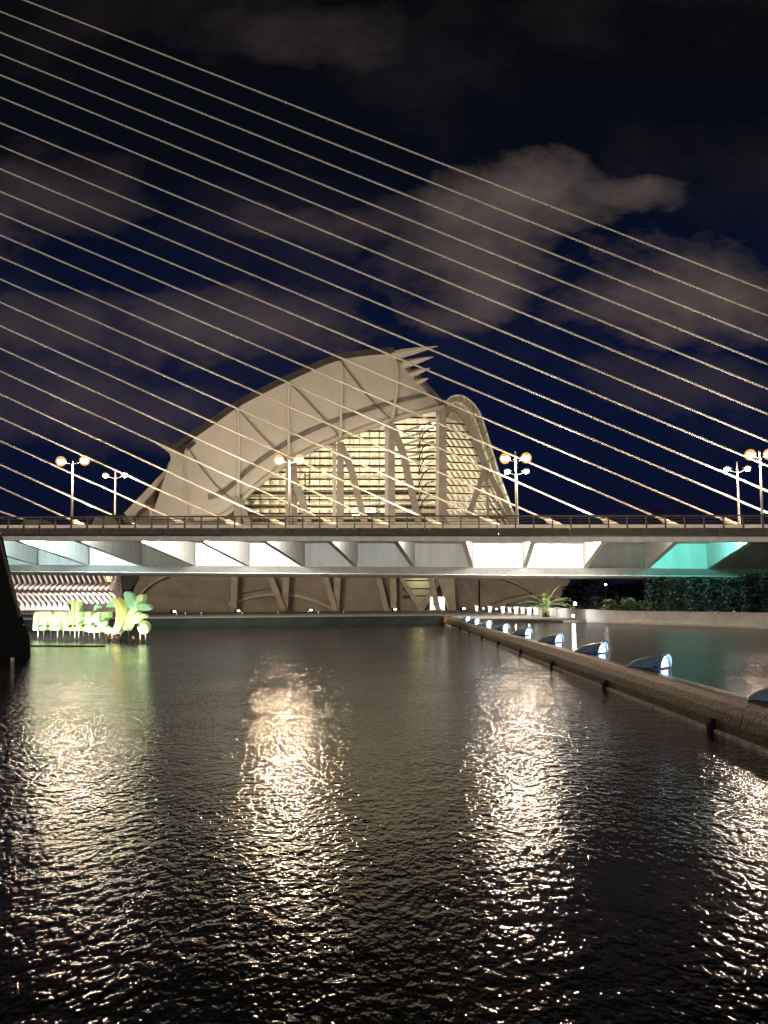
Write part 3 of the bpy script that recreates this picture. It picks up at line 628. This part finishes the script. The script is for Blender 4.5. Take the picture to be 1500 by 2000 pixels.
letter([(780, 335), (782, 290), (815, 270), (842, 284), (838, 312), (812, 300), (808, 335)], 'sign_leaf', .02, .2, 'accent')
letter([(866, 560), (868, 352), (940, 346), (942, 400), (905, 410), (898, 560)], 'sign_green')
for i, (x, y, r) in enumerate(((905, 480, 48), (665, 500, 44), (800, 520, 46), (950, 535, 42), (735, 520, 38))):
    mesh('fruit', ball(sgp(x, y) + SN * .25, r / 5.357 / 29.5, 12, 8, (1, .6, 1)), 'sign_pale', sg, smooth=True)
ban = arcs(1010, 390, 105, 190, 100, -90, 16); inn = arcs(990, 385, 45, 140, -90, 100, 16)
letter(ban + inn, 'sign_yellow', .05, .45, 'curved_stroke')
letter(arcs(975, 300, 48, 72, 0, 180, 10), 'sign_leaf', .1, .25, 'leaf')
letter([(1108, 170), (1118, 140), (1150, 135), (1190, 160), (1232, 230), (1220, 300), (1180, 330), (1140, 280), (1118, 220)], 'sign_leaf', .1, .25, 'leaf')
letter([(1090, 520), (1120, 400), (1180, 290), (1235, 190), (1270, 165), (1306, 170), (1302, 230), (1260, 300), (1215, 360), (1180, 470), (1140, 545), (1100, 540)], 'sign_pale', .0, .3, 'leaf')
letter(arcs(1312, 300, 74, 36, 0, 350, 18), 'sign_leaf', .1, .25, 'leaf')
letter(arcs(1310, 392, 28, 22, 0, 350, 12), 'sign_pale', .1, .25, 'petal')
letter([(1205, 470), (1215, 380), (1255, 350), (1275, 390), (1270, 450)], 'sign_pale', .06, .3, 'petal')
mesh('fruit', ball(sgp(1296, 510), 70 / 5.357 / 30.5, 16, 10, (1, .55, 1)), 'sign_pale', sg, smooth=True)
for x in (185, 245, 320, 390, 450, 520, 570, 612, 660, 715, 775, 830, 880, 920, 960, 1050, 1130, 1255, 1310):
    a = sgp(x, 520); mesh('stilt', tube([Vector((a.x, a.y, -.4)), a], .035, 6), 'galvanised', sg)
for x in (245, 320, 420, 560, 600, 690, 775, 830, 1280): mesh('fixing_bolt', tube([sgp(x, 495) + SN * .17, sgp(x, 495) + SN * .34], .06, 8), 'black_metal', sg)
for x in (200, 420, 600, 800, 1000, 1290):
    a = sgp(x, 600) + SN * 1.1; light('sign_uplight', 'SPOT', Vector((a.x, a.y, .18)), 360, (.95, 1.0, .80), sg, size=.08, target=sgp(x, 380), spot=120, blend=.8)
# low red rail beside it
rr_ = empty('red_barrier', PZ(255, 1254, 0), 'low red double rail in the water below the big leaf shape', 'rail')
a, b = PZ(226, 1252, 0) + SN * .6, PZ(278, 1255, 0) + SN * .6
for z in (.12, .32): mesh('rail', bar([a + Vector((0, 0, z)), b + Vector((0, 0, z))], .05, .05), 'red_rail', rr_)
for f in (.05, .5, .95): q = a.lerp(b, f); mesh('post', bar([q + Vector((0, 0, -.4)), q + Vector((0, 0, .4))], .06, .06), 'red_rail', rr_)
# floating strip in front of the sign
pa, pb = PZ(40, 1262, 0), PZ(205, 1263, 0)
mesh('floating_boom', tube([pa, pa.lerp(pb, .5) + Vector((0, -.1, 0)), pb], .07, 8), 'fascia', label='thin floating boom on the water in front of the glowing sign', cat='boom', smooth=True)

# ------------------------------------------------------------------ black leaning pier at the left edge
d = 36.0
pi_ = empty('leaning_pier', P(20, 1283, d), 'tall black leaning pier cut by the left edge of the picture', 'pier')
sil = [(-160, 1040), (0, 1040), (6, 1052), (20, 1115), (36, 1180), (50, 1222), (58, 1245), (60, 1283), (-160, 1283)]
mesh('body', extrude([P(x, y, d) for x, y in sil], (-2.4, 3.5, 0)), 'black_metal', pi_)
mesh('lit_edge_strip', bar([P(x, y, d - .05) for x, y in ((-3, 1040), (12, 1100), (28, 1165), (40, 1205))], .11, .08), 'lit_edge', pi_)  # paler strip paints in the light along the pier's edge
for (x, y) in ((3, 1038), (7, 1048), (46, 1220), (20, 1138)): mesh('rivet', ball(P(x, y, d - .1), .035, 8, 5), 'galvanised', pi_)
mesh('foot_bracket', join(box(P(38, 1287, d) + Vector((.1, -.1, .02)), (.9, .3, .1)), box(P(24, 1300, d - 2) + Vector((0, 0, .1)), (.10, .12, .5))), 'galvanised', pi_)

# ------------------------------------------------------------------ shell shaped pool lights along the spillway
names = ['nearest shell-shaped pool light, cut by the right edge of the picture', 'second nearest blue shell pool light on the spillway', 'third nearest blue shell pool light on the spillway', 'fourth nearest blue shell pool light on the spillway',
         'fifth nearest blue shell pool light on the spillway', 'sixth nearest blue shell pool light on the spillway', 'third farthest shell pool light towards the plaza', 'second farthest shell pool light towards the plaza', 'farthest small shell pool light next to the plaza corner']
def shell(c, label):
    ro = Matrix.Rotation(R(-42), 3, 'Z')
    def turn(vf): return [c + ro @ (Vector(v) - c) for v in vf[0]], vf[1]
    t = empty('pool_light', c, label, 'pool light', 'shell lights along the spillway')
    rows_ = []
    for i in range(11):                                   # quarter-shell: low snout at -x, open mouth at +x
        f = i / 10; x = -.58 + 1.06 * f; h = .40 * (f ** .62) * (1 - .10 * f); wv = .36 * (f ** .55)
        rows_.append([c + Vector((x + .05 * math.sin(R(180 * k / 12)) * f, -wv * math.cos(R(180 * k / 12)), .004 + h * math.sin(R(180 * k / 12)))) for k in range(13)])
    mesh('hood', turn(slab(rows_, (.015, 0, .02))), 'shell_blue', t, smooth=True)
    f = .93; h = .26; wv = .25; x = .40
    pts = [c + Vector((x, -wv * math.cos(R(180 * k / 12)), .03 + h * math.sin(R(180 * k / 12)))) for k in range(13)]
    mesh('lens', turn(extrude(pts, (.03, 0, 0))), 'shell_light', t)
    mesh('rim', turn(tube([p + Vector((.0, 0, .02)) for p in rows_[-1]], .022, 6)), 'galvanised', t, smooth=True)
    mesh('base', turn(box(c + Vector((-.05, 0, -.10)), (.8, .5, .18))), 'black_metal', t)
for n_, yy in zip(names, (13.5, 20.3, 26.0, 32.4, 39.2, 46.4, 53.8, 60.6, 67.2)):
    shell(Vector((WX + .82, yy, .67)), n_)

# ------------------------------------------------------------------ right bank
ww = empty('bank_wall', wpts[2], 'low white rendered wall curving along the far side of the upper pool', 'wall')
wl = [Vector((PZ(x, y, .8).x, PZ(x, y, .8).y, 0)) for x, y in ((1052, 1200.5), (1085, 1204.5))] + [Vector((p.x, p.y, 0)) for p in wpts]
for a, b in zip(wl, wl[1:]):
    n = max(1, int((b - a).length / 4))
    for i in range(n):
        p, q = a.lerp(b, i / n), a.lerp(b, (i + 1) / n - .004)
        f = .85 if p.y > 58 else 1.05
        f = 1.58 if p.y > 58 else 1.50
        mesh('wall_panel', bar([p + Vector((0, .25, (f + .5) / 2)), q + Vector((0, .25, (f + .5) / 2))], f - .5, .3), 'white_wall', ww)
mesh('coping', bar([p + Vector((0, .25, 1.53 if p.y < 58 else 1.61)) for p in wl[1:]], .05, .38), 'white_wall', ww)
mesh('foot_kerb', bar([p + Vector((0, -.15, .70)) for p in wl[2:]], .16, .5), 'kerb_white', ww)
for i, (x, y) in enumerate(((1066, 1203), (1279, 1205), (1334, 1206), (1398, 1209), (1480, 1212))):
    p = PZ(x, y + 9, .7); mesh('weep_slot', box(Vector((p.x, p.y + .02, 1.2)), (.12, .12, .36)), 'black_metal', ww)
for i, (x, y, pw) in enumerate(((1178, 1205, 90), (1236, 1200, 220), (1118, 1206, 60))):
    p = PZ(x, 1214, .7); p = Vector((p.x, p.y - .25, 1.15 + .25 * (i == 1)))
    t = empty('wall_light', p, ['small white wall light left of the brightest one on the bank wall', 'brightest white wall light on the low bank wall', 'dim wall light on the bank wall near the palm'][i], 'light', 'lights on the bank wall')
    mesh('bulb', ball(p, .10, 10, 6), 'lamp_spot', t); mesh('bracket', box(p + Vector((0, .16, 0)), (.08, .25, .08)), 'galvanised', t)
    light('glow', 'POINT', p + Vector((0, -.18, .02)), pw, (1, .93, .84), t, size=.1)
p = PZ(1432, 1222, .7); bk = empty('wall_bracket', Vector((p.x, p.y - .1, 1.4)), 'thin horizontal metal bracket with a small knob on the white bank wall', 'bracket')
mesh('arm', bar([Vector((p.x - 1.0, p.y - .15, 1.45)), Vector((p.x + .9, p.y - .15, 1.40))], .07, .07), 'galvanised', bk)
mesh('knob', ball(Vector((p.x, p.y - .2, 1.52)), .11, 8, 6), 'galvanised', bk); mesh('arm', bar([Vector((p.x - .6, p.y - .15, 1.3)), Vector((p.x + .6, p.y - .25, 1.25))], .06, .06), 'galvanised', bk)
# lit bollards leading to the hall
ordn = ['first', 'second', 'third', 'fourth', 'fifth', 'sixth', 'seventh', 'eighth', 'ninth', 'tenth']
for k in range(10):
    f = k / 9; x = 931 + (1046 - 931) * f; y = 1193.5 + 7.0 * f
    p = PZ(x, y, .8)
    t = empty('bollard', p, ordn[k] + ' low white lit block from the left in the row leading to the palm', 'bollard', 'white lit blocks on the plaza')
    mesh('block', join(box(p + Vector((0, 0, .32)), (.42, .42, .64)), box(p + Vector((0, 0, .70)), (.56, .5, .12))), 'white_wall', t)
    mesh('lamp_cap', box(p + Vector((0, -.22, .42)), (.22, .02, .2)), 'glow_white', t)
    if k % 2 == 0: light('glow', 'POINT', p + Vector((-.1, -.5, .5)), 30, (1, .95, .9), t, size=.1)
# lit mound behind the palm
md = []
for i in range(13):
    f = i / 12; x = 985 + 130 * f; hgt = 30 * math.sin(math.pi * min(1, .12 + f * .75)) ** .8
    md.append([P(x + 6 * k / 6, 1192 - hgt * math.sin(R(90 * k / 6)), 104 + 9 * (1 - math.cos(R(90 * k / 6)))) for k in range(7)])
mo = mesh('pavilion_shell', slab(md, (0, .4, -.3)), 'mound', label='low pale domed roof lit blue behind the palm', cat='pavilion', smooth=True)
light('pavilion_blue_light', 'SPOT', P(1060, 1194, 99), 350, (.35, .6, 1.0), None, size=.2, target=P(1050, 1175, 106), spot=100)
light('pavilion_warm_light', 'SPOT', P(985, 1192, 101), 160, (1.0, .75, .45), None, size=.2, target=P(1005, 1176, 105), spot=80)
p = P(936, 1190, 110); mesh('thin_mast', tube([p, P(936, 1133, 110)], .12, 8), 'black_metal', label='thin black pole standing before the arched wing', cat='pole')

# plants
def leaves(n, fn, size, tilt=1.0):
    V, Fc = [], []
    for _ in range(n):
        c = fn(); a = Vector((random.gauss(0, 1), random.gauss(0, 1), random.gauss(0, .6))).normalized(); b = a.cross(Vector((random.gauss(0, 1), random.gauss(0, 1), random.gauss(0, 1)))).normalized()
        s = size * random.uniform(.6, 1.4); i = len(V); V += [c - a * s, c + b * s * .45, c + a * s, c - b * s * .45]; Fc.append((i, i + 1, i + 2, i + 3))
    return V, Fc
def blob(c, rx, ry, rz, cl=14):
    cs = [(Vector((random.uniform(-1, 1) * rx * .75, random.uniform(-1, 1) * ry * .75, random.uniform(-.8, .85) * rz)), random.uniform(.28, .5)) for _ in range(cl)]
    def f():
        q, r = random.choice(cs); v = Vector((random.gauss(0, 1), random.gauss(0, 1), random.gauss(0, 1))).normalized() * (random.random() ** .4) * r
        return Vector(c) + q + Vector((v.x * rx, v.y * ry, v.z * rz))
    return f
def tree(name, px, py_top, d, half, label, mt='leaf_dark', n=2600, cat='tree', size=.22, stem=.18, group=None, low=.1):
    top = P(px, py_top, d); base = Vector((top.x, d, .8)); h = top.z - .8; t = empty(name, base, label, cat, group)
    mesh('trunk', tube([base, base + Vector((.1, 0, h * .4)), base + Vector((0, .1, h * .8))], [stem, stem * .7, stem * .25], 8), 'bark', t, smooth=True)
    for k in range(4):
        a = R(90 * k + 20); s = base + Vector((0, 0, h * (.25 + .1 * k))); mesh('limb', tube([s, s + Vector((math.cos(a) * half * .4, math.sin(a) * half * .4, h * .15)), s + Vector((math.cos(a) * half * .7, math.sin(a) * half * .7, h * .28))], [stem * .5, stem * .3, stem * .1], 6), 'bark', t)
    if cat == 'hedge':
        def boxy(): return base + Vector((random.uniform(-1, 1) * half, random.uniform(-1, 1) * half * .8, random.random() ** .9 * h))
        mesh('crown', leaves(n, boxy, size), mt, t); return
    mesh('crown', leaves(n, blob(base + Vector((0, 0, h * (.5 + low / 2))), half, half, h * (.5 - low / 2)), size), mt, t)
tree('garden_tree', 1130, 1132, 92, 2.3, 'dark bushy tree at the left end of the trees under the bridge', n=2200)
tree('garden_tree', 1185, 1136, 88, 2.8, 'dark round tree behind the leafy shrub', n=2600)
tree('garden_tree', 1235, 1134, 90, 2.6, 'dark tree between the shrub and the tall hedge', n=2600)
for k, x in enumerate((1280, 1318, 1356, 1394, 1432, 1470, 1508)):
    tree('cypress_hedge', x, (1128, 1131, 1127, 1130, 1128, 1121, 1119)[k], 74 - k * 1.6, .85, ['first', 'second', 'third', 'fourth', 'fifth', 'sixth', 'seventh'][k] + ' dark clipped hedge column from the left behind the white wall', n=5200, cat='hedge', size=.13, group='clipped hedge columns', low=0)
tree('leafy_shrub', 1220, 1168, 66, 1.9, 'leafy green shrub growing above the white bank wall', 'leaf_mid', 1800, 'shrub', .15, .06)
tree('garden_tree', 1300, 990, 190, 4, 'small dark treetop rising behind the bridge railing', n=900, size=.5)
# palm
pb_ = Vector((P(1066, 1190, 70).x, 70, .8)); pt = empty('palm', pb_, 'short green palm with arching fronds behind the white wall', 'palm')
mesh('trunk', tube([pb_, pb_ + Vector((0, 0, .5)), pb_ + Vector((0, 0, .95))], [.32, .36, .24], 10), 'bark', pt, smooth=True)
for k in range(26):
    a = 2 * math.pi * k / 26 * 1.618 * 4; el_ = random.uniform(.2, 1.2); L = random.uniform(2.4, 3.1); pts = []
    for i in range(8):
        f = i / 7; rr = L * f * math.cos(el_) * (1 + .15 * f); zz = L * f * math.sin(el_) - .75 * f * f * L * math.cos(el_) * .9
        pts.append(pb_ + Vector((math.cos(a) * rr, math.sin(a) * rr, .95 + zz)))
    V, Fc = tube(pts, [.028 - .003 * i for i in range(8)], 5)
    side = Vector((-math.sin(a), math.cos(a), 0))
    for i in range(1, 22):
        f = i / 22 * 7; j = min(int(f), 6); c = pts[j].lerp(pts[j + 1], f - j); fw_ = (pts[j + 1] - pts[j]).normalized(); ll = .42 * math.sin(math.pi * min(.97, .15 + i / 26)) + .08
        for s in (-1, 1):
            tip = c + side * s * ll * .75 + fw_ * ll * .7 + Vector((0, 0, .12 * ll)); n = len(V); V += [c, c + fw_ * .05, tip]; Fc.append((n, n + 1, n + 2))
    mesh('frond', (V, Fc), 'palm_leaf', pt)
gl_ = PZ(1100, 1200, .8)
t = empty('globe_lamp', P(1123, 1190, 84), 'small white globe lamp beside the palm under the dark trees', 'lamp')
pp = ORG[t.name]; mesh('stem', tube([Vector((pp.x, pp.y, .8)), P(1123, 1182, 84)], .04, 8), 'black_metal', t); mesh('globe', ball(P(1123, 1179, 84), .17, 12, 8), 'lamp_spot', t, smooth=True)
light('glow', 'POINT', P(1123, 1179, 83.5), 40, (1, .93, .85), t, size=.15)
t = empty('hedge_lamp', P(1183, 1160, 76), 'tiny bright lamp among the dark trees under the bridge', 'lamp')
pp = ORG[t.name]; mesh('globe', ball(P(1183, 1142, 76), .09, 10, 6), 'lamp_spot', t, smooth=True); mesh('stem', tube([Vector((pp.x, pp.y, .8)), P(1183, 1143, 76)], .03, 6), 'black_metal', t)
